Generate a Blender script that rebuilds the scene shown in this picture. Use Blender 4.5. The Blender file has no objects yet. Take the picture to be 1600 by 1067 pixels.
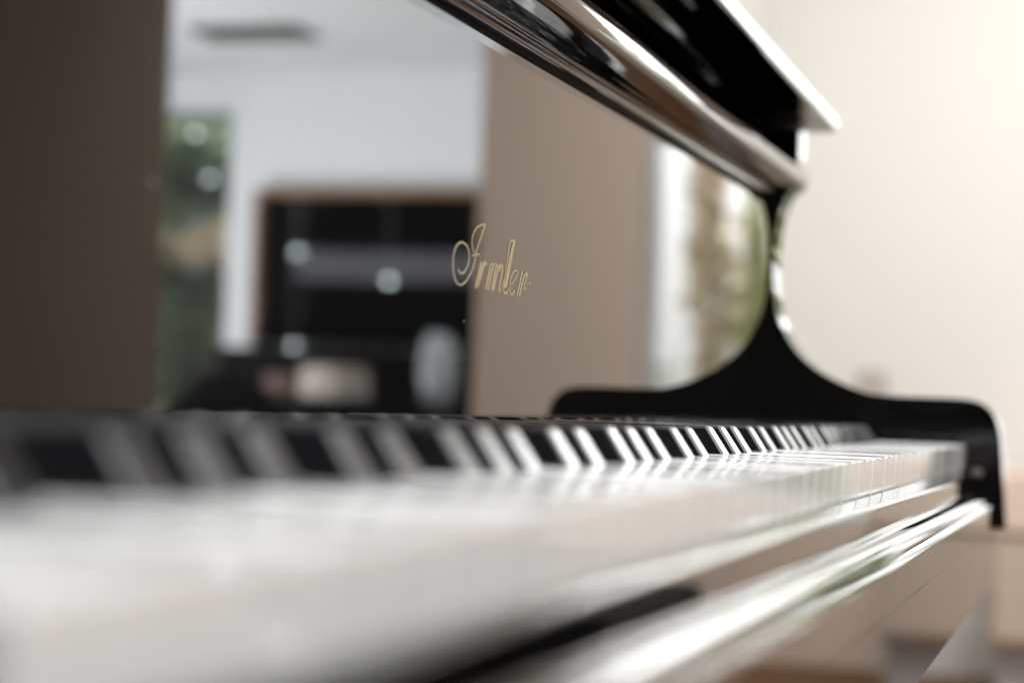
import bpy, bmesh, math, random
from mathutils import Matrix, Vector

random.seed(7)
sc = bpy.context.scene
COL = sc.collection
ZK = 0.70            # height of the white key tops above the floor (metres)

# ------------------------------------------------------------------ camera
cam_d = bpy.data.cameras.new("camera")
cam_d.lens = 70.0
cam_d.sensor_width = 36.0
cam_d.clip_start = 0.01
cam_d.clip_end = 200.0
cam_d.dof.use_dof = True
cam_d.dof.focus_distance = 0.80
cam_d.dof.aperture_fstop = 6.4
cam_d.dof.aperture_blades = 0
cam = bpy.data.objects.new("camera", cam_d)
COL.objects.link(cam)
yaw, pitch, roll = math.radians(16.559), math.radians(1.79), math.radians(2.007)
fwd = Vector((math.cos(yaw) * math.cos(pitch), math.sin(yaw) * math.cos(pitch), math.sin(pitch)))
rgt = Vector((math.sin(yaw), -math.cos(yaw), 0.0))
up = rgt.cross(fwd)
r2 = rgt * math.cos(roll) + up * math.sin(roll)
u2 = up * math.cos(roll) - rgt * math.sin(roll)
M = Matrix((r2, u2, -fwd)).transposed().to_4x4()
M.translation = Vector((-0.1460, -0.0871, ZK + 0.0169))
cam.matrix_world = M
sc.camera = cam

# ------------------------------------------------------------------ world, lamps, exposure
world = bpy.data.worlds.new("World")
sc.world = world
world.use_nodes = True
bg = world.node_tree.nodes["Background"]
bg.inputs[0].default_value = (0.93, 0.97, 1.0, 1)
bg.inputs[1].default_value = 1.5


def area_lamp(name, loc, target, sx, sy, watts, col):
    d = bpy.data.lights.new(name, 'AREA')
    d.shape = 'RECTANGLE'
    d.size, d.size_y, d.energy, d.color = sx, sy, watts, col
    o = bpy.data.objects.new(name, d)
    COL.objects.link(o)
    o.location = loc
    o.rotation_euler = (Vector(target) - Vector(loc)).to_track_quat('-Z', 'Y').to_euler()
    return o


# added fill lamps: far-room ceiling from below, walls beyond the piano from above
area_lamp("far_room_fill", (6.9, -4.5, 0.35), (7.7, -3.6, 2.36), 1.6, 1.0, 275, (0.93, 0.97, 1.0))
area_lamp("wall_fill", (4.0, -0.40, 2.31), (5.6, -0.25, 0.95), 0.9, 0.6, 50, (1.0, 0.98, 0.955))
# unseen fill lamp added over the keyboard to brighten the keys
area_lamp("keys_fill", (0.30, -0.80, 2.25), (0.45, 0.0, 0.70), 1.8, 1.1, 42, (0.97, 0.98, 1.0))
# daylight on the garden outside the two windows
area_lamp("garden_light", (6.6, -0.6, 4.0), (7.4, -0.75, 0.9), 0.8, 0.8, 420, (1.0, 0.98, 0.94))
area_lamp("garden_door_light", (10.6, -4.6, 4.6), (10.3, -4.7, 1.2), 1.0, 1.0, 900, (1.0, 0.98, 0.94))

sc.view_settings.view_transform = 'Standard'
sc.view_settings.look = 'None'
sc.view_settings.exposure = 0.0
sc.view_settings.gamma = 1.0
sc.view_settings.use_curve_mapping = False
sc.cycles.use_denoising = True
sc.cycles.max_bounces = 10
sc.cycles.glossy_bounces = 6
sc.cycles.caustics_reflective = False
sc.cycles.caustics_refractive = False


# ------------------------------------------------------------------ materials
def mat(name, base, rough=0.5, ior=1.5, metal=0.0, coat=0.0):
    m = bpy.data.materials.new(name)
    m.use_nodes = True
    b = m.node_tree.nodes["Principled BSDF"]
    b.inputs["Base Color"].default_value = (*base, 1)
    b.inputs["Roughness"].default_value = rough
    b.inputs["IOR"].default_value = ior
    b.inputs["Metallic"].default_value = metal
    b.inputs["Coat Weight"].default_value = coat
    return m


def nodes(m):
    return m.node_tree.nodes, m.node_tree.links, m.node_tree.nodes["Principled BSDF"]


def noise_colour(m, c1, c2, scale, detail=4, lo=0.35, hi=0.65):
    n, l, b = nodes(m)
    tc = n.new("ShaderNodeTexCoord")
    t = n.new("ShaderNodeTexNoise")
    t.inputs["Scale"].default_value = scale
    t.inputs["Detail"].default_value = detail
    r = n.new("ShaderNodeValToRGB")
    r.color_ramp.elements[0].position, r.color_ramp.elements[1].position = lo, hi
    r.color_ramp.elements[0].color, r.color_ramp.elements[1].color = (*c1, 1), (*c2, 1)
    l.new(tc.outputs["Object"], t.inputs["Vector"])
    l.new(t.outputs["Fac"], r.inputs["Fac"])
    l.new(r.outputs["Color"], b.inputs["Base Color"])
    return t


def noise_rough(m, a, c, scale):
    n, l, b = nodes(m)
    tc = n.new("ShaderNodeTexCoord")
    t = n.new("ShaderNodeTexNoise")
    t.inputs["Scale"].default_value = scale
    t.inputs["Detail"].default_value = 6
    mr = n.new("ShaderNodeMapRange")
    mr.inputs["From Min"].default_value, mr.inputs["From Max"].default_value = 0.3, 0.7
    mr.inputs["To Min"].default_value, mr.inputs["To Max"].default_value = a, c
    l.new(tc.outputs["Object"], t.inputs["Vector"])
    l.new(t.outputs["Fac"], mr.inputs["Value"])
    l.new(mr.outputs["Result"], b.inputs["Roughness"])


def bumpy(m, scale, strength, dist=0.001):
    n, l, b = nodes(m)
    tc = n.new("ShaderNodeTexCoord")
    t = n.new("ShaderNodeTexNoise")
    t.inputs["Scale"].default_value = scale
    bp = n.new("ShaderNodeBump")
    bp.inputs["Strength"].default_value = strength
    bp.inputs["Distance"].default_value = dist
    l.new(tc.outputs["Object"], t.inputs["Vector"])
    l.new(t.outputs["Fac"], bp.inputs["Height"])
    l.new(bp.outputs["Normal"], b.inputs["Normal"])


def add_dust(m, scale, thr, colour=(0.55, 0.52, 0.48)):
    """sparse dust specks lying on the lacquer"""
    n, l, b = nodes(m)
    tc = n.new("ShaderNodeTexCoord")
    v = n.new("ShaderNodeTexVoronoi")
    v.inputs["Scale"].default_value = scale
    lt = n.new("ShaderNodeMath"); lt.operation = 'LESS_THAN'; lt.inputs[1].default_value = thr
    w = n.new("ShaderNodeTexWhiteNoise")
    gt = n.new("ShaderNodeMath"); gt.operation = 'GREATER_THAN'; gt.inputs[1].default_value = 0.88
    mu = n.new("ShaderNodeMath"); mu.operation = 'MULTIPLY'
    l.new(tc.outputs["Object"], v.inputs["Vector"])
    l.new(v.outputs["Distance"], lt.inputs[0])
    l.new(v.outputs["Position"], w.inputs["Vector"])
    l.new(w.outputs["Value"], gt.inputs[0])
    l.new(lt.outputs[0], mu.inputs[0]); l.new(gt.outputs[0], mu.inputs[1])
    mx = n.new("ShaderNodeMix"); mx.data_type = 'RGBA'
    mx.inputs["A"].default_value = b.inputs["Base Color"].default_value
    mx.inputs["B"].default_value = (*colour, 1)
    l.new(mu.outputs[0], mx.inputs["Factor"])
    l.new(mx.outputs["Result"], b.inputs["Base Color"])


LAC = mat("black_lacquer", (0.004, 0.0038, 0.0036), 0.02, 1.65)
noise_rough(LAC, 0.015, 0.035, 9)
LACP = mat("black_lacquer_panel", (0.004, 0.0038, 0.0036), 0.02, 2.1)
noise_rough(LACP, 0.008, 0.034, 13)
add_dust(LACP, 70, 0.045)
EBON = mat("black_key_plastic", (0.010, 0.010, 0.012), 0.16, 1.55)
noise_rough(EBON, 0.13, 0.22, 160)
IVORY = mat("white_key_acrylic", (0.86, 0.845, 0.82), 0.06, 1.5)
noise_rough(IVORY, 0.04, 0.08, 60)
IVORY2 = mat("key_block_lacquer", (0.50, 0.46, 0.44), 0.2, 1.5)
CHROME = mat("brushed_metal", (0.72, 0.70, 0.68), 0.28, 1.5, 1.0)
GOLD = mat("gold_leaf", (0.50, 0.40, 0.22), 0.5, 1.5, 0.35)
MATTE = mat("matte_black", (0.01, 0.01, 0.01), 0.7)
WALL = mat("off_white_wall_paint", (0.80, 0.79, 0.76), 0.8)
bumpy(WALL, 180, 0.15)
TAUPE = mat("beige_wall_paint", (0.82, 0.68, 0.565), 0.8)
bumpy(TAUPE, 180, 0.15)
BROWN = mat("brown_wall_paint", (0.33, 0.268, 0.22), 0.8)
bumpy(BROWN, 180, 0.15)
DBROWN = mat("dark_end_wall_tone", (0.06, 0.052, 0.045), 0.8)  # kept very dark so the glossy arm mirrors black
WHITE = mat("white_wall_paint", (0.80, 0.82, 0.84), 0.8)
FRAMEW = mat("white_window_paint", (0.78, 0.80, 0.80), 0.35)
WOOD = mat("oak_frame", (0.30, 0.14, 0.055), 0.4)
noise_colour(WOOD, (0.22, 0.10, 0.04), (0.36, 0.18, 0.07), 14)
DARK = mat("dark_lining", (0.002, 0.0022, 0.003), 0.7)
DARK.node_tree.nodes['Principled BSDF'].inputs['Specular IOR Level'].default_value = 0.02
SHELF = mat("grey_shelf", (0.06, 0.06, 0.07), 0.6)
BEIGE = mat("beige_cabinet_paint", (0.60, 0.51, 0.42), 0.45)
GREYP = mat("grey_plinth_paint", (0.42, 0.40, 0.40), 0.5)
LEATHER = mat("black_leather", (0.003, 0.003, 0.003), 0.6)
LEATHER.node_tree.nodes['Principled BSDF'].inputs['Specular IOR Level'].default_value = 0.08
CREAM = mat("cream_fabric", (0.50, 0.44, 0.39), 0.9)
ROSE = mat("rosewood_fabric", (0.20, 0.13, 0.11), 0.9)
CERAM = mat("grey_ceramic", (0.32, 0.35, 0.37), 0.25)
VENTD = mat("vent_metal", (0.10, 0.10, 0.09), 0.5)
FLOORM = mat("oak_floor", (0.30, 0.15, 0.06), 0.5)
FLOORM.node_tree.nodes["Principled BSDF"].inputs["Specular IOR Level"].default_value = 0.25
LAWN = mat("lawn", (0.07, 0.11, 0.03), 0.9)
noise_colour(LAWN, (0.05, 0.09, 0.02), (0.11, 0.13, 0.05), 3)
BARK = mat("bark", (0.10, 0.07, 0.05), 0.9)


def floor_nodes(m):
    n, l, b = nodes(m)
    tc = n.new("ShaderNodeTexCoord")
    mp = n.new("ShaderNodeMapping")
    mp.inputs["Scale"].default_value = (1, 1, 1)
    br = n.new("ShaderNodeTexBrick")
    br.inputs["Color1"].default_value = (0.25, 0.115, 0.04, 1)
    br.inputs["Color2"].default_value = (0.18, 0.080, 0.028, 1)
    br.inputs["Mortar"].default_value = (0.05, 0.025, 0.012, 1)
    br.inputs["Scale"].default_value = 1.0
    br.inputs["Brick Width"].default_value = 1.4
    br.inputs["Row Height"].default_value = 0.12
    br.inputs["Mortar Size"].default_value = 0.002
    l.new(tc.outputs["Object"], mp.inputs["Vector"])
    l.new(mp.outputs["Vector"], br.inputs["Vector"])
    t = n.new("ShaderNodeTexNoise")
    t.inputs["Scale"].default_value = 22
    mx = n.new("ShaderNodeMix"); mx.data_type = 'RGBA'; mx.blend_type = 'MULTIPLY'
    mx.inputs["Factor"].default_value = 0.35
    l.new(tc.outputs["Object"], t.inputs["Vector"])
    l.new(br.outputs["Color"], mx.inputs["A"])
    l.new(t.outputs["Color"], mx.inputs["B"])
    l.new(mx.outputs["Result"], b.inputs["Base Color"])


floor_nodes(FLOORM)


def leaf_mat(name, c1, c2):
    m = mat(name, c1, 0.55)
    noise_colour(m, c1, c2, 5, 2, 0.4, 0.6)
    m.node_tree.nodes['Principled BSDF'].inputs['Specular IOR Level'].default_value = 0.1
    return m


LEAF_G = leaf_mat("green_leaf", (0.14, 0.20, 0.12), (0.27, 0.34, 0.22))
LEAF_Y = leaf_mat("yellow_green_leaf", (0.30, 0.33, 0.15), (0.48, 0.48, 0.26))
LEAF_O = leaf_mat("autumn_leaf", (0.46, 0.37, 0.25), (0.62, 0.55, 0.42))


def glow_mat(name, strength, col):
    m = bpy.data.materials.new(name)
    m.use_nodes = True
    n = m.node_tree.nodes
    n.clear()
    e = n.new("ShaderNodeEmission")
    e.inputs[0].default_value = (*col, 1)
    e.inputs[1].default_value = strength
    o = n.new("ShaderNodeOutputMaterial")
    m.node_tree.links.new(e.outputs[0], o.inputs[0])
    return m


GLOW = glow_mat("glint_glow", 20, (0.86, 0.97, 1.0))  # emission for the added glint beads


# ------------------------------------------------------------------ helpers
def tag(o, label=None, cat=None, group=None, kind=None):
    if label: o["label"] = label
    if cat: o["category"] = cat
    if group: o["group"] = group
    if kind: o["kind"] = kind
    return o


def thing(name, loc, label, cat, group=None):
    o = bpy.data.objects.new(name, None)
    o.empty_display_size = 0.1
    COL.objects.link(o)
    o.location = loc
    return tag(o, label, cat, group)


def root_loc(o):
    v = Vector((0, 0, 0))
    while o is not None:
        v += o.location
        o = o.parent
    return v


def link(name, me, m, parent=None, loc=(0, 0, 0), smooth=False, angle=40, flat=0.005):
    """links a mesh whose coordinates are world coordinates minus loc"""
    if m is not None and not me.materials:
        me.materials.append(m)
    if smooth:
        me.polygons.foreach_set("use_smooth", [True] * len(me.polygons))
        me.set_sharp_from_angle(angle=math.radians(angle))
        vv = me.vertices
        for pg in me.polygons:           # broad flat faces keep their true normal
            q = [vv[k].co for k in pg.vertices]
            if min((q[k] - q[k - 1]).length for k in range(len(q))) > flat:
                pg.use_smooth = False
    o = bpy.data.objects.new(name, me)
    COL.objects.link(o)
    if parent is not None:
        o.parent = parent
        o.location = Vector(loc) - root_loc(parent)
    else:
        o.location = loc
    return o


def bm_mesh(bm, name):
    bmesh.ops.recalc_face_normals(bm, faces=bm.faces)
    me = bpy.data.meshes.new(name)
    bm.to_mesh(me)
    bm.free()
    return me


def bm_box(x0, x1, y0, y1, z0, z1, bev=0.0, seg=2):
    bm = bmesh.new()
    bmesh.ops.create_cube(bm, size=1.0)
    for v in bm.verts:
        v.co = Vector((x0 + (v.co.x + .5) * (x1 - x0), y0 + (v.co.y + .5) * (y1 - y0), z0 + (v.co.z + .5) * (z1 - z0)))
    if bev > 0:
        bmesh.ops.bevel(bm, geom=list(bm.edges), offset=bev, segments=seg, profile=0.5, affect='EDGES')
    return bm


def box(name, b, m, parent=None, bev=0.0, seg=2):
    """box part with its origin at its own base centre"""
    x0, x1, y0, y1, z0, z1 = b
    c = Vector(((x0 + x1) / 2, (y0 + y1) / 2, z0))
    bm = bm_box(x0 - c.x, x1 - c.x, y0 - c.y, y1 - c.y, 0, z1 - z0, bev, seg)
    return link(name, bm_mesh(bm, name), m, parent, c, smooth=bev > 0)


def extrude_profile(prof, x0, x1, bev=0.0, seg=3, end_bev=True):
    """closed (y, z) profile swept along x"""
    bm = bmesh.new()
    a = [bm.verts.new((x0, y, z)) for y, z in prof]
    b = [bm.verts.new((x1, y, z)) for y, z in prof]
    n = len(prof)
    f0 = bm.faces.new(a)
    f1 = bm.faces.new(b[::-1])
    for i in range(n):
        bm.faces.new((a[i], b[i], b[(i + 1) % n], a[(i + 1) % n]))
    if bev > 0:
        ed = list(f0.edges) + list(f1.edges)
        bmesh.ops.bevel(bm, geom=ed, offset=bev, segments=seg, profile=0.5, affect='EDGES')
    return bm


def smooth_curve(pts, n=4):
    """Catmull-Rom through the points (open)"""
    out = []
    for i in range(len(pts) - 1):
        p0 = pts[max(i - 1, 0)]; p1 = pts[i]; p2 = pts[i + 1]; p3 = pts[min(i + 2, len(pts) - 1)]
        for k in range(n):
            t = k / n
            out.append(tuple(0.5 * ((2 * p1[j]) + (-p0[j] + p2[j]) * t + (2 * p0[j] - 5 * p1[j] + 4 * p2[j] - p3[j]) * t * t
                                    + (-p0[j] + 3 * p1[j] - 3 * p2[j] + p3[j]) * t ** 3) for j in range(len(p1))))
    out.append(tuple(pts[-1]))
    return out


# ------------------------------------------------------------------ the setting
FZ = 0.0
CEIL = ZK + 1.66


def struct(name, b, m, bev=0.0):
    o = box(name, b, m, None, bev)
    o["kind"] = "structure"
    return o


struct("floor", (-2.5, 5.60, -6.3, 0.92, -0.10, FZ), FLOORM)
struct("far_room_floor", (5.604, 9.20, -6.3, -1.62, -0.10, FZ), FLOORM)
struct("garden_ground", (5.80, 20.0, -12.0, 4.0, -0.30, -0.12), LAWN)
gw = box("garden_reflector", (7.75, 7.90, -1.56, 0.8, -0.13, 2.75), WHITE, None, 0.01)  # reflector added as a bright backdrop for the mirrored window
tag(gw, "tall white reflector wall added behind the shrubs outside the window", "wall")
# wall beyond the piano's right end
struct("wall_beyond_piano", (5.60, 5.72, -0.08, 0.92, FZ, CEIL), WALL)
struct("wall_window_apron", (5.60, 5.72, -0.95, -0.082, FZ, 0.40), TAUPE)
struct("wall_window_header", (5.60, 5.72, -0.95, -0.082, 2.15, CEIL), WALL)
# beige pier between the window and the opening to the far room
struct("beige_wall_pier", (5.60, 5.72, -1.467, -0.952, FZ, CEIL), TAUPE)
# brown wall on the player's side; unseen end wall added dark for the arm to mirror
struct("brown_side_wall", (-2.5, 4.00, -1.86, -1.715, FZ, CEIL), BROWN)
struct("added_dark_end_wall", (-2.6, -2.502, -1.86, 0.848, FZ, CEIL), DBROWN)
# wall the piano stands against
struct("wall_behind_piano", (-2.5, 5.598, 0.85, 0.92, FZ, CEIL), WALL)
# far room
struct("far_wall", (9.20, 9.32, -3.93, -1.62, FZ, CEIL), WHITE)
struct("far_wall_window_header", (9.20, 9.32, -4.50, -3.932, ZK + 1.50, CEIL), WHITE)
struct("far_wall_window_side", (9.20, 9.32, -6.3, -4.502, FZ, CEIL), WHITE)
struct("light_block_beam", (4.002, 5.598, -1.86, -1.715, ZK + 1.28, CEIL), BROWN)  # unseen beam added to keep far-room light off the nearest black keys
struct("near_room_ceiling", (1.5, 5.718, -1.86, 0.92, CEIL + 0.002, CEIL + 0.10), WHITE)  # added to dim key reflections, cut short to let light onto the keys
struct("far_room_ceiling", (5.73, 9.32, -6.3, -1.62, CEIL + 0.002, CEIL + 0.10), WHITE)
struct("skirting_board", (5.578, 5.598, -0.08, 0.848, FZ, 0.15), FRAMEW, 0.003)


# ------------------------------------------------------------------ windows
def window(name, x, y0, y1, z0, z1, label, bars_y=(), bars_z=()):
    w = thing(name, (x, (y0 + y1) / 2, z0), label, "window")
    fw = 0.03
    box("frame_post", (x - 0.03, x + 0.05, y0, y0 + fw, z0, z1), FRAMEW, w, 0.004)
    box("frame_post", (x - 0.03, x + 0.05, y1 - fw, y1, z0, z1), FRAMEW, w, 0.004)
    box("frame_rail", (x - 0.03, x + 0.05, y0 + fw, y1 - fw, z0, z0 + fw), FRAMEW, w, 0.004)
    box("frame_rail", (x - 0.03, x + 0.05, y0 + fw, y1 - fw, z1 - fw, z1), FRAMEW, w, 0.004)
    for b in bars_z:
        box("glazing_bar", (x - 0.01, x + 0.03, y0 + fw, y1 - fw, b - 0.014, b + 0.014), FRAMEW, w, 0.002)
    g = bpy.data.materials.get("window_glass")
    if g is None:
        g = bpy.data.materials.new("window_glass")
        g.use_nodes = True
        n = g.node_tree.nodes
        n.clear()
        tr = n.new("ShaderNodeBsdfTransparent")
        gl = n.new("ShaderNodeBsdfGlossy"); gl.inputs["Roughness"].default_value = 0.02
        fr = n.new("ShaderNodeFresnel"); fr.inputs["IOR"].default_value = 1.45
        mx = n.new("ShaderNodeMixShader"); o = n.new("ShaderNodeOutputMaterial")
        l = g.node_tree.links
        l.new(fr.outputs[0], mx.inputs[0]); l.new(tr.outputs[0], mx.inputs[1]); l.new(gl.outputs[0], mx.inputs[2])
        l.new(mx.outputs[0], o.inputs[0])
    box("pane", (x + 0.008, x + 0.014, y0 + fw, y1 - fw, z0 + fw, z1 - fw), g, w)
    return w


window("garden_window", 5.64, -0.948, -0.084, 0.402, 2.148, "white framed window beside the beige wall, garden shrubs behind it")
window("garden_door", 9.24, -4.498, -3.934, 0.02, ZK + 1.498, "narrow glazed garden door at the far left of the reflection")


# ------------------------------------------------------------------ garden shrubs
def shrub(name, c, rx, ry, rz, n, leaf, m, label):
    t = thing(name, (c[0], c[1], -0.12), label, "shrub", "shrubs in the garden")
    bm = bmesh.new()
    for k in range(7):
        a = random.uniform(0, 6.28)
        top = Vector((c[0] + math.cos(a) * rx * .6, c[1] + math.sin(a) * ry * .6, c[2] + rz * random.uniform(-.2, .6)))
        base = Vector((c[0] + random.uniform(-.05, .05), c[1] + random.uniform(-.05, .05), -0.15))
        d = (top - base)
        s1 = Vector((0.012, 0, 0)); s2 = Vector((0, 0.012, 0))
        vs = [bm.verts.new(base + s1), bm.verts.new(base + s2), bm.verts.new(base - s1), bm.verts.new(base - s2)]
        tp = bm.verts.new(base + d)
        for i in range(4):
            bm.faces.new((vs[i], vs[(i + 1) % 4], tp))
    off = Vector((c[0], c[1], -0.12))
    for v in bm.verts: v.co -= off
    link("stems", bm_mesh(bm, "stems"), BARK, t, off)
    bm = bmesh.new()
    clumps = [(Vector((random.gauss(0, .5), random.gauss(0, .5), random.gauss(0, .5)))) for _ in range(26)]
    clumps = [v if v.length < 1 else v.normalized() for v in clumps]
    for k in range(n):
        q = random.choice(clumps) + Vector((random.gauss(0, .16), random.gauss(0, .16), random.gauss(0, .16)))
        p = Vector((q.x * rx, q.y * ry, q.z * rz)) + Vector(c)
        if p.z < -0.1: continue
        nrm = Vector((random.gauss(0, 1), random.gauss(0, 1), random.gauss(.3, 1))).normalized()
        t1 = nrm.orthogonal().normalized(); t2 = nrm.cross(t1)
        s = leaf * random.uniform(.6, 1.3)
        vs = [bm.verts.new(p - off + t1 * s * a + t2 * s * .5 * b) for a, b in ((-1, 0), (0, -.9), (1, 0), (0, .9))]
        bm.faces.new(vs)
    me = bpy.data.meshes.new("foliage")
    bm.to_mesh(me); bm.free()
    f = link("foliage", me, m, t, off)
    return t


shrub("leafy_shrub", (6.6, -0.77, 0.95), .22, .05, .62, 1600, .03, LEAF_Y, "yellow green shrub right outside the white framed window")
shrub("round_shrub", (6.7, -0.53, 1.40), .2, .12, .22, 1200, .03, LEAF_Y, "round pale green shrub top in the right half of the white framed window")
shrub("autumn_shrub", (6.8, -0.97, 0.95), .25, .08, .70, 1500, .03, LEAF_O, "orange brown autumn shrub outside the white framed window")
shrub("low_shrub", (6.4, -0.93, 0.42), .2, .20, .40, 1300, .03, LEAF_G, "low green shrub under the white framed window")
shrub("tall_green_shrub", (10.3, -4.65, 0.70), .35, .5, .80, 3600, .085, LEAF_G, "tall green shrub outside the narrow garden door")
shrub("orange_shrub", (10.0, -4.45, 1.52), .2, .30, .11, 260, .045, LEAF_O, "orange leaved shrub top outside the narrow garden door")
shrub("upper_green_shrub", (10.6, -4.75, 2.05), .35, .5, .40, 2400, .075, LEAF_G, "dark green high shrub crown outside the narrow garden door")

# ------------------------------------------------------------------ far room furnishings (seen in the fallboard)
X = 9.198
y0, y1, z0, z1 = -3.775, -2.52, ZK + 0.27, ZK + 1.055
alc = thing("wall_case", (X - 0.05, (y0 + y1) / 2, z0), "large dark open-fronted wall case in a brown wooden frame on the white wall", "wall case")
box("backing", (X - 0.02, X, y0 + .028, y1 - .04, z0 + .04, z1 - .028), DARK, alc)
box("frame_side", (X - 0.10, X, y0, y0 + 0.028, z0, z1), WOOD, alc, 0.004)
box("frame_side", (X - 0.10, X, y1 - 0.04, y1, z0, z1), WOOD, alc, 0.004)
box("frame_top", (X - 0.10, X, y0 + 0.028, y1 - 0.04, z1 - 0.028, z1), WOOD, alc, 0.004)
box("frame_bottom", (X - 0.10, X, y0 + 0.028, y1 - 0.04, z0 + 0.015, z0 + 0.04), LEATHER, alc, 0.004)
box("shelf", (X - 0.09, X - 0.02, -3.54, y1 - .04, ZK + 0.60, ZK + 0.75), SHELF, alc, 0.004)

sb = thing("black_cabinet", (8.95, -3.1, 0), "tall black cabinet against the white wall below the dark wall case", "cabinet")
box("carcass", (8.80, 9.18, -3.80, -2.30, 0.08, ZK + 0.22), LEATHER, sb, 0.006)
box("top", (8.785, 9.185, -3.82, -2.28, ZK + 0.222, ZK + 0.25), LEATHER, sb, 0.004)
for k in range(3):
    d = box("door", (8.782, 8.799, -3.79 + k * .50, -3.79 + k * .50 + .49, 0.10, ZK + 0.20), LEATHER, sb, 0.003)
    box("handle", (8.768, 8.781, -3.79 + k * .50 + .22, -3.79 + k * .50 + .28, 0.5, 0.515), CHROME, d, 0.002)
box("plinth", (8.83, 9.17, -3.75, -2.35, 0.0, 0.079), MATTE, sb)
TT = ZK - 0.01
tb = thing("black_table", (8.43, -2.85, 0), "narrow black table in front of the tall black cabinet", "table")
box("table_top", (8.20, 8.66, -3.50, -2.20, TT - 0.03, TT), LEATHER, tb, 0.004)
box("apron", (8.23, 8.63, -3.46, -2.24, TT - 0.20, TT - 0.031), LEATHER, tb, 0.003)
for sx in (8.23, 8.58):
    for sy in (-3.46, -2.29):
        box("leg", (sx, sx + 0.05, sy, sy + 0.05, 0.0, TT - 0.201), LEATHER, tb, 0.003)


def lathe(name, prof, m, parent, c, seg=24):
    bm = bmesh.new()
    rings = []
    for r, z in prof:
        rings.append([bm.verts.new((r * math.cos(a * 2 * math.pi / seg), r * math.sin(a * 2 * math.pi / seg), z)) for a in range(seg)])
    for i in range(len(rings) - 1):
        for k in range(seg):
            bm.faces.new((rings[i][k], rings[i][(k + 1) % seg], rings[i + 1][(k + 1) % seg], rings[i + 1][k]))
    bm.faces.new(rings[0][::-1]); bm.faces.new(rings[-1])
    return link(name, bm_mesh(bm, name), m, parent, c, smooth=True, angle=50, flat=9)


vs = lathe("vase", [(.05, 0), (.07, .03), (.082, .11), (.086, .20), (.074, .28), (.052, .32), (.06, .335), (.05, .33), (.042, .31)], CERAM, None, (8.43, -2.535, TT + 0.001))
tag(vs, "tall grey ceramic vase on the black table by the beige wall edge", "vase")
LX, LY = 8.43, -3.035
cb = thing("table_lamp", (LX, LY, TT + 0.001), "short table lamp with a wide cream shade on the black table", "lamp")
lathe("base", [(.09, 0), (.09, .012), (.03, .016), (.02, .024)], MATTE, cb, (LX, LY, TT + 0.001))
lathe("shade", [(.165, .025), (.17, .028), (.15, .165), (.14, .167)], CREAM, cb, (LX, LY, TT + 0.001))
rp = lathe("plant_pot", [(.04, 0), (.06, .01), (.075, .06), (.078, .12), (.07, .122), (.065, .10)], ROSE, None, (8.43, -3.295, TT + 0.001))
tag(rp, "small round rose brown pot beside the cream table lamp", "pot")

# black armchair in front of the garden door
ac = thing("black_armchair", (7.5, -3.18, 0), "black leather armchair with a sloping high back in front of the narrow garden door", "armchair")


def prism_yz(name, prof, x0, x1, m, parent, bev=0.02):
    bm = extrude_profile(prof, x0, x1, bev, 3)
    ys = [p[0] for p in prof]; zs = [p[1] for p in prof]
    c = Vector(((x0 + x1) / 2, (min(ys) + max(ys)) / 2, min(zs)))
    for v in bm.verts: v.co -= c
    return link(name, bm_mesh(bm, name), m, parent, c, smooth=True)


prism_yz("backrest", [(-3.58, 0.36), (-3.56, 0.50), (-3.44, 0.60), (-3.27, 0.78), (-3.18, 0.83), (-3.08, 0.82), (-2.97, 0.74), (-2.90, 0.62), (-2.88, 0.36)], 7.44, 7.58, LEATHER, ac, 0.03)
box("seat", (7.0, 7.435, -3.46, -2.96, 0.22, 0.44), LEATHER, ac, 0.03)
for sy in (-3.58, -2.95):
    box("armrest", (6.98, 7.435, sy, sy + 0.11, 0.20, 0.60), LEATHER, ac, 0.03)
for sx in (7.03, 7.50):
    for sy in (-3.52, -2.92):
        lathe("leg", [(.018, 0), (.026, .21)], MATTE, ac, (sx, sy, 0.0), 12)

# small glowing beads on cords, added to stand in for blurred glints far away
for (bx_, by_, bz_, lb) in ((9.0, -4.066, 1.323, "small glowing bulb high in the garden door opening, upper of the two"),
                            (9.0, -3.975, 1.096, "small glowing bulb low in the garden door opening, lower of the two"),
                            (9.0, -3.484, 0.730, "small glowing bulb before the upper left of the dark wall case"),
                            (9.0, -2.996, 0.595, "small glowing bulb before the right half of the dark wall case"),
                            (9.0, -3.487, 0.262, "dim glowing bulb just above the cream table lamp")):
    p = thing("glint_bead", (bx_, by_, ZK + bz_), lb, "glint", "added glowing glints in the far room")
    lathe("glint", [(.003, -.012), (.009, -.008), (.012, 0), (.009, .008), (.004, .014)], GLOW, p, (bx_, by_, ZK + bz_), 12)
    lathe("cord", [(.0007, .0145), (.0007, CEIL - ZK - bz_ - 0.001)], FRAMEW, p, (bx_, by_, ZK + bz_), 6)

vt = thing("ceiling_vent", (8.14, -3.36, CEIL), "dark slotted ventilation grille in the bright white ceiling", "vent")
box("backing", (7.97, 8.30, -3.64, -3.10, CEIL - 0.006, CEIL - 0.001), VENTD, vt)
for k in range(5):
    box("slat", (8.0 + k * .06, 8.03 + k * .06, -3.63, -3.11, CEIL - 0.018, CEIL - 0.0065), VENTD, vt)

so = thing("wall_socket", (5.598, 0.545, ZK + 0.105), "small grey wall socket plate just above the scrolled piano arm", "socket")
box("plate", (5.588, 5.5985, 0.505, 0.585, ZK + 0.065, ZK + 0.145), GREYP, so, 0.003)
box("insert", (5.583, 5.5878, 0.522, 0.568, ZK + 0.082, ZK + 0.128), BEIGE, so, 0.002)

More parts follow.
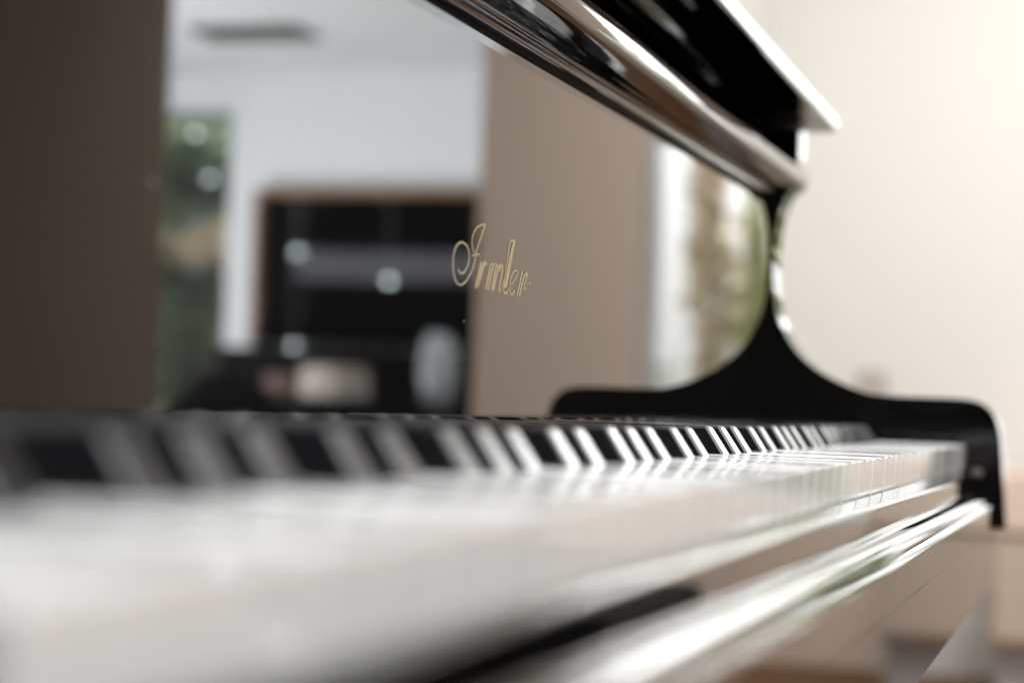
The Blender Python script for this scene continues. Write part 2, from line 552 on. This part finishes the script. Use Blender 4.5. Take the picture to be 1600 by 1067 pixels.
# unseen piano bench, added for its dark reflection in the key slip
bn = thing("piano_bench", (2.25, -0.66, 0), "black padded piano bench added in front of the piano for its dark reflection in the key slip", "bench")
box("cushion", (1.98, 2.52, -0.86, -0.44, 0.425, 0.485), LEATHER, bn, 0.015, 3)
box("seat_frame", (2.0, 2.50, -0.845, -0.455, 0.34, 0.424), LAC, bn, 0.003)
for sx in (2.0, 2.45):
    for sy in (-0.845, -0.505):
        box("leg", (sx, sx + 0.05, sy, sy + 0.05, 0.0, 0.339), LAC, bn, 0.003)

# beige cabinet beyond the piano arm
cab = thing("beige_cabinet", (5.3, -0.15, 0), "low beige cabinet on a grey plinth against the off-white wall", "cabinet")
box("carcass", (5.10, 5.575, -0.50, 0.175, 0.145, 0.43), BEIGE, cab, 0.004)
box("top", (5.07, 5.576, -0.52, 0.185, 0.432, 0.59), TAUPE, cab, 0.01)
box("plinth", (5.14, 5.57, -0.48, 0.160, 0.0, 0.143), GREYP, cab, 0.003)
for k in range(2):
    d = box("door", (5.083, 5.099, -0.49 + k * .33, -0.49 + k * .33 + .325, 0.16, 0.42), BEIGE, cab, 0.003)
    box("knob", (5.07, 5.082, -0.49 + k * .33 + (.28 if k == 0 else .03), -0.49 + k * .33 + (.29 if k == 0 else .04), 0.33, 0.34), CHROME, d, 0.002)

# ------------------------------------------------------------------ the piano
PX = Vector((0.61, 0.30, 0.0))
piano = thing("upright_piano", PX, "glossy black upright piano with open fallboard, seen along its keys", "piano")


def part(name, bm, m, origin, parent=None, smooth=True, angle=40, flat=0.005):
    """bm in world coordinates with z relative to the key tops"""
    o = Vector(origin)
    for v in bm.verts:
        v.co.z += ZK
        v.co -= o
    return link(name, bm_mesh(bm, name), m, parent or piano, o, smooth, angle, flat)


W = 0.0235
OCT = {"C#": 21.15, "D#": 49.35, "F#": 90.6, "G#": 117.5, "A#": 144.4}
BLACKS = []
for octv in range(0, 8):
    base = (2 + 7 * (octv - 1)) * W
    for k in ("C#", "D#", "F#", "G#", "A#"):
        if octv == 0 and k != "A#":
            continue
        BLACKS.append(base + OCT[k] * 1e-3)
DF, BR, HB, WB, WT = 0.0560, 0.0074, 0.0108, 0.0140, 0.0114
KEYEND = 0.150


def white_mesh(i):
    x0, x1 = i * W + 0.0004, (i + 1) * W - 0.0004
    cl = [b for b in BLACKS if b - .0078 < x0 + .004 and b + .0078 > x0]
    cr = [b for b in BLACKS if b + .0078 > x1 - .004 and b - .0078 < x1]
    xl = max([b + .0078 for b in cl] + [x0])
    xr = min([b - .0078 for b in cr] + [x1])
    yn = DF - 0.0022
    o = [(x0, 0), (x1, 0)]
    if xr < x1: o += [(x1, yn), (xr, yn)]
    o += [(xr, KEYEND), (xl, KEYEND)]
    if xl > x0: o += [(xl, yn), (x0, yn)]
    bm = bmesh.new()
    top = [bm.verts.new((x - i * W, y, 0)) for x, y in o]
    bot = [bm.verts.new((x - i * W, y + (0.0006 if y == 0 else 0), -0.0200)) for x, y in o]
    n = len(o)
    ft = bm.faces.new(top)
    bm.faces.new(bot[::-1])
    for k in range(n):
        bm.faces.new((top[k], bot[k], bot[(k + 1) % n], top[(k + 1) % n]))
    fe = [e for e in bm.edges if all(abs(v.co.y) < .0013 for v in e.verts) and abs(e.verts[0].co.z - e.verts[1].co.z) > .01]
    bmesh.ops.bevel(bm, geom=list(ft.edges) + fe, offset=0.0007, segments=2, profile=0.5, affect='EDGES')
    return bm_mesh(bm, "white_key")


wcache = {}
for i in range(52):
    pc = (i - 2) % 7 if 0 < i < 51 else 100 + i
    if pc not in wcache:
        wcache[pc] = white_mesh(i)
    o = link("white_key", wcache[pc], IVORY, piano, (i * W, random.uniform(-.00015, .00015), ZK + random.uniform(-.00022, .00022)), True, 35)
    o.rotation_euler = (random.uniform(-.0012, .0012), random.uniform(-.0035, .0035), random.uniform(-.0012, .0012))

# black key: tapering body with a sloping front, rounded along its top edges
bm = bmesh.new()
L = 0.092
v = [bm.verts.new(c) for c in ((-WB / 2, -.0025, -.004), (WB / 2, -.0025, -.004), (WB / 2, L, -.004), (-WB / 2, L, -.004),
                               (-WT / 2, BR, HB), (WT / 2, BR, HB), (WT / 2, L, HB), (-WT / 2, L, HB))]
for f in ((3, 2, 1, 0), (4, 5, 6, 7), (0, 1, 5, 4), (1, 2, 6, 5), (2, 3, 7, 6), (3, 0, 4, 7)):
    bm.faces.new([v[k] for k in f])
ed = [e for e in bm.edges if max(q.co.z for q in e.verts) > 0.001]
bmesh.ops.bevel(bm, geom=ed, offset=0.0010, segments=3, profile=0.5, affect='EDGES')
bme = bm_mesh(bm, "black_key")
for b in BLACKS:
    o = link("black_key", bme, EBON, piano, (b, DF - 0.0018 + random.uniform(-.0002, .0002), ZK + random.uniform(-.0002, .0002)), True, 35)
    o.rotation_euler = (0, random.uniform(-.004, .004), random.uniform(-.002, .002))

# wooden key bodies below the tops are hidden; the key bed carries them
XL, XR = -0.055, 1.235           # inner faces of the two arms
TH = 0.032



def tilt(bm, k, x0=0.6, ztop=None):
    for v in bm.verts:
        v.co.z += k * (v.co.x - x0) * (0.25 if ztop is not None and v.co.z > ztop else 1)
    return bm


KS = -0.0060
# key slip: ledge, cove and bold roll in front of the keys
roll_pts = [(-0.0098, -0.0255), (-0.0126, -0.0259), (-0.0154, -0.0272), (-0.0173, -0.0291), (-0.0182, -0.0310), (-0.0186, -0.0330)]
prof = [(-0.0011, -0.0141), (-0.0085, -0.0153), (-0.0092, -0.0158), (-0.0096, -0.0166), (-0.0096, -0.0252)] + smooth_curve(roll_pts, 6)[1:] + [(-0.0186, -0.0342), (-0.0011, -0.0342)]
part("key_slip", tilt(extrude_profile(prof, XL + 0.001, XR - 0.001), KS, 0.6, -0.0150), LAC, (0.6, -0.01, ZK - 0.03), angle=30, flat=0.0026)
# key bed: upper fascia with a chamfer, narrow groove, lower board
prof = [(-0.0186, -0.0345), (-0.0187, -0.0330), (-0.0192, -0.0325), (-0.0204, -0.0338), (-0.0210, -0.0350), (-0.0210, -0.0488), (-0.0205, -0.0496), (0.02, -0.0496), (0.02, -0.0345)]
part("key_bed_fascia", tilt(extrude_profile(prof, XL + 0.001, XR - 0.001), KS), LAC, (0.6, -0.02, ZK - 0.05), angle=25)
prof = [(-0.0198, -0.0502), (-0.0198, -0.0850), (-0.0198, -0.0868), (-0.0180, -0.0875), (0.27, -0.0875), (0.27, -0.0502)]
part("key_bed", tilt(extrude_profile(prof, XL + 0.001, XR - 0.001), KS), LAC, (0.6, 0.1, ZK - 0.09), angle=25)
part("key_frame", bm_box(XL + 0.002, XR - 0.002, 0.004, 0.13, -0.034, -0.0206), MATTE, (0.6, 0.06, ZK - 0.03), smooth=False)

# fallboard, standing open behind the keys
YP = 0.137
prof = [(YP + .0015, 0.0088), (YP + .0003, 0.0100), (YP, 0.0116), (YP, 0.1508), (YP + .016, 0.1508), (YP + .016, 0.0088)]
bm = extrude_profile(prof, XL + 0.002, XR - 0.002)
for v in bm.verts:
    if v.co.z > 0.1: v.co.z += 0.014 * (v.co.x - 0.6)
fb = part("fallboard", bm, LACP, (0.6, YP, ZK + 0.01), angle=25)
# moulded lip above it
und = smooth_curve([(0.1392, 0.1570), (0.1366, 0.1580), (0.1350, 0.1600), (0.1344, 0.1625), (0.1322, 0.1645), (0.1286, 0.1658), (0.1255, 0.1682), (0.1225, 0.1708), (0.1205, 0.1735)], 4)
prof = [(0.1405, 0.1515), (0.1405, 0.1560)] + und + [(0.1200, 0.1755), (0.1200, 0.1805), (0.1206, 0.1832), (0.1220, 0.1852), (0.1240, 0.1862), (0.1265, 0.1866), (0.170, 0.1866), (0.170, 0.1515)]
part("fallboard_lip", tilt(extrude_profile(prof, XL - 0.055, 1.290, 0.0012, 2), 0.012), LAC, (0.6, 0.14, ZK + 0.17), angle=28)
# upper panel in the shade under the lid
part("upper_panel", bm_box(XL + 0.002, XR - 0.002, 0.182, 0.198, 0.180, 0.2195, 0.001), LAC, (0.6, 0.19, ZK + 0.19))
# folded music desk: rounded bar in the recess under the lid
ring = [(0.158 + 0.008 * math.cos(a * math.pi / 8), 0.2035 + 0.010 * math.sin(a * math.pi / 8)) for a in range(16)]
part("music_desk", extrude_profile(ring, 0.10, 1.185, 0.003, 3), LAC, (0.6, 0.158, ZK + 0.20), angle=60, flat=9)
# lid with overhang
prof = [(0.1022, 0.2203), (0.1006, 0.2212), (0.1000, 0.2226), (0.1000, 0.2290), (0.1008, 0.2316), (0.1026, 0.2330), (0.1060, 0.2336), (0.50, 0.2336), (0.50, 0.2203)]
part("lid", extrude_profile(prof, XL - 0.055, 1.290, 0.0012, 2), LAC, (0.6, 0.3, ZK + 0.22), angle=28)
# case back, lower panel and toe board
part("case_back", bm_box(XL + 0.002, XR - 0.002, 0.47, 0.49, -0.68, 0.2195), MATTE, (0.6, 0.48, 0.02), smooth=False)
part("lower_panel", bm_box(XL + 0.002, XR - 0.002, 0.18, 0.20, -0.58, -0.094, 0.002), LAC, (0.6, 0.19, 0.12))
part("toe_board", bm_box(XL + 0.002, XR - 0.002, 0.165, 0.20, -0.70, -0.582, 0.002), LAC, (0.6, 0.18, 0.0))

# side panels with scrolled arms
arm = smooth_curve([(-0.0266, -0.0500), (-0.0229, -0.0038), (-0.0217, 0.0075), (-0.0180, 0.0195), (-0.0110, 0.0272), (-0.0020, 0.0303), (0.0140, 0.0312),
                    (0.0483, 0.0314), (0.0701, 0.0337), (0.0967, 0.0444), (0.1149, 0.0581), (0.1265, 0.0747), (0.1320, 0.0890), (0.1345, 0.1060), (0.1352, 0.1236),
                    (0.1346, 0.1400), (0.1328, 0.1510), (0.1300, 0.1620), (0.1258, 0.1720), (0.1216, 0.1820), (0.1200, 0.1950)], 4)
prof = [(-0.0252, -0.0558), (-0.0268, -0.0540)] + arm + [(0.1195, 0.2195), (0.492, 0.2195), (0.492, -0.70), (0.185, -0.70), (0.185, -0.0950), (0.17, -0.0575), (0.15, -0.0558)]
for x0, x1 in ((XL - TH, XL), (XR, XR + TH)):
    part("side_panel", extrude_profile(prof, x0, x1, 0.0024, 4), LAC, ((x0 + x1) / 2, 0.3, 0.0), angle=32)

# black cheek strips at both ends of the keyboard
for x0, x1 in ((XL + 0.0012, -0.0008), (52 * W + 0.0006, XR - 0.0012)):
    prof = [(0.0030, -0.0290), (0.0030, -0.0010), (0.0050, 0.0030), (0.0120, 0.0055), (0.1340, 0.0082), (0.1340, -0.0290)]
    part("cheek_strip", extrude_profile(prof, x0, x1, 0.0006, 2), LAC, ((x0 + x1) / 2, 0.1, ZK - 0.03), angle=28)

# oval metal screw cap on the inside of the right arm
bm = bmesh.new()
bmesh.ops.create_cone(bm, cap_ends=True, segments=24, radius1=0.0052, radius2=0.0042, depth=0.0024,
                      matrix=Matrix.Translation((XR - 0.0012, -0.0065, -0.0190)) @ Matrix.Rotation(-math.pi / 2, 4, 'Y') @ Matrix.Diagonal((0.72, 1.0, 1.0, 1.0)))
part("screw_cap", bm, CHROME, (XR, -0.0065, ZK - 0.019))
# hinge pin at the right end of the lid
bm = bmesh.new()
bmesh.ops.create_cone(bm, cap_ends=True, segments=16, radius1=0.0022, radius2=0.0022, depth=0.020,
                      matrix=Matrix.Translation((XR - 0.0026, 0.128, 0.2172)) @ Matrix.Rotation(math.pi / 2, 4, 'X'))
part("hinge_pin", bm, CHROME, (XR, 0.128, ZK + 0.217))

# ------------------------------------------------------------------ gold script on the fallboard (x, z in millimetres on the panel)
STROKES = {
    'I_stem': [(567.33, 84.04), (565.16, 81.69), (562.68, 78.78), (559.97, 75.88), (557.73, 73.41), (556.71, 71.43), (555.5, 68.87), (553.56, 66.27), (549.94, 63.38), (545.1, 60.73), (540.07, 59.36), (535.24, 59.85), (531.79, 62.12), (530.21, 65.67), (530.57, 69.72), (533.39, 72.82), (538.3, 74.6), (543.13, 74.53), (546.67, 73.44), (548.49, 71.53), (548.55, 68.91), (546.55, 66.14), (542.78, 64.0), (538.98, 63.54), (536.23, 64.64)],
    'I_flag': [(567.33, 84.04), (562.03, 83.2), (556.53, 81.47), (553.05, 79.07), (551.64, 76.3), (552.68, 73.75), (555.17, 71.69)],
    'I_bar': [(551.78, 70.89), (556.45, 71.49), (561.66, 72.36)],
    'r1': [(557.25, 59.34), (560.19, 63.33), (563.23, 67.74), (564.32, 69.28)],
    'r1b': [(560.01, 59.51), (563.67, 63.95), (566.79, 68.01), (569.48, 69.28), (570.44, 68.85)],
    'r1f': [(559.52, 62.52), (562.01, 67.27), (564.94, 69.48)],
    'm1': [(570.63, 59.61), (572.95, 64.2), (575.4, 69.03)],
    'm1b': [(573.5, 59.67), (576.3, 64.82), (578.67, 69.27), (575.34, 69.49)],
    'm2': [(577.84, 59.67), (580.29, 64.71), (582.69, 69.18)],
    'm2b': [(580.09, 59.7), (584.26, 67.33), (585.09, 69.36), (582.35, 69.78)],
    'm3': [(586.77, 59.95), (589.38, 65.33), (590.83, 69.19), (588.7, 69.82), (586.27, 67.48)],
    'ma': [(573.5, 60.2), (576.5, 65.5), (579.6, 69.4), (582.0, 70.2), (583.2, 69.0)],
    'mb': [(580.2, 60.2), (583.2, 65.5), (586.4, 69.6), (589.0, 70.4), (590.6, 69.2)],
    'rm': [(560.5, 60.0), (563.5, 65.5), (567.0, 69.6), (569.5, 70.0)],
    'm3f': [(586.77, 59.95), (588.9, 60.32), (591.03, 61.88), (593.01, 64.78)],
    'l1': [(606.79, 81.54), (603.27, 75.53), (599.92, 68.45), (596.55, 61.84)],
    'l2': [(604.44, 81.02), (599.9, 80.06), (597.76, 74.69), (595.14, 67.71), (593.35, 62.03), (594.42, 60.03), (597.46, 60.06), (600.01, 62.05)],
    'l3': [(605.53, 81.35), (601.23, 74.96), (597.84, 68.3), (594.76, 61.72)],
    'e1': [(599.26, 62.41), (604.65, 64.36), (610.01, 67.15), (611.64, 69.09), (609.7, 69.64), (605.54, 68.65), (602.35, 65.82), (601.07, 62.52), (602.76, 60.22), (605.88, 60.17), (608.81, 61.81)],
    'r2': [(611.66, 59.63), (614.75, 63.81), (617.76, 68.91), (618.82, 69.8)],
    'r2b': [(615.26, 59.76), (618.32, 64.45), (621.65, 68.36), (625.77, 69.8)],
    'r2c': [(625.92, 69.81), (623.61, 66.85), (621.01, 64.01), (622.87, 63.3), (624.91, 63.64)],
}
THICK = {'I_stem': .62, 'r1': 1.15, 'r1b': .9, 'm1': 1.2, 'm1b': 1.0, 'm2': 1.2, 'm2b': 1.0, 'm3': 1.0, 'l1': 1.0, 'l2': .8, 'l3': 1.0, 'e1': .7, 'r2': 1.1, 'r2b': 1.0, 'r2c': .8}
bm = bmesh.new()
off = Vector((0.578, YP, ZK + 0.07))
depth = 0
for nm, pts in STROKES.items():
    c = smooth_curve(pts, 6)
    w = THICK.get(nm, 0.55) * 1.7e-3
    depth += 1
    yy = YP - 0.00004 - depth * 0.000004
    vs_ = []
    for i, (x, z) in enumerate(c):
        a = c[max(i - 1, 0)]; b = c[min(i + 1, len(c) - 1)]
        t = Vector((b[0] - a[0], b[1] - a[1]))
        t = t.normalized() if t.length > 0 else Vector((0, 1))
        nn = Vector((-t.y, t.x))
        ww = w * (0.55 + 0.55 * abs(t.y)) * .5 * (0.45 if i in (0, len(c) - 1) else 1)
        p = Vector((x, z)) * 1e-3
        vs_.append([bm.verts.new(Vector((p.x + nn.x * s * ww, yy, ZK + p.y + nn.y * s * ww)) - off) for s in (-1, 1)])
    for i in range(len(vs_) - 1):
        bm.faces.new((vs_[i][0], vs_[i + 1][0], vs_[i + 1][1], vs_[i][1]))
me = bm_mesh(bm, "lettering")
lg = link("lettering", me, GOLD, fb, off)
lg["label"] = "gold script lettering reading Irmler on the fallboard"
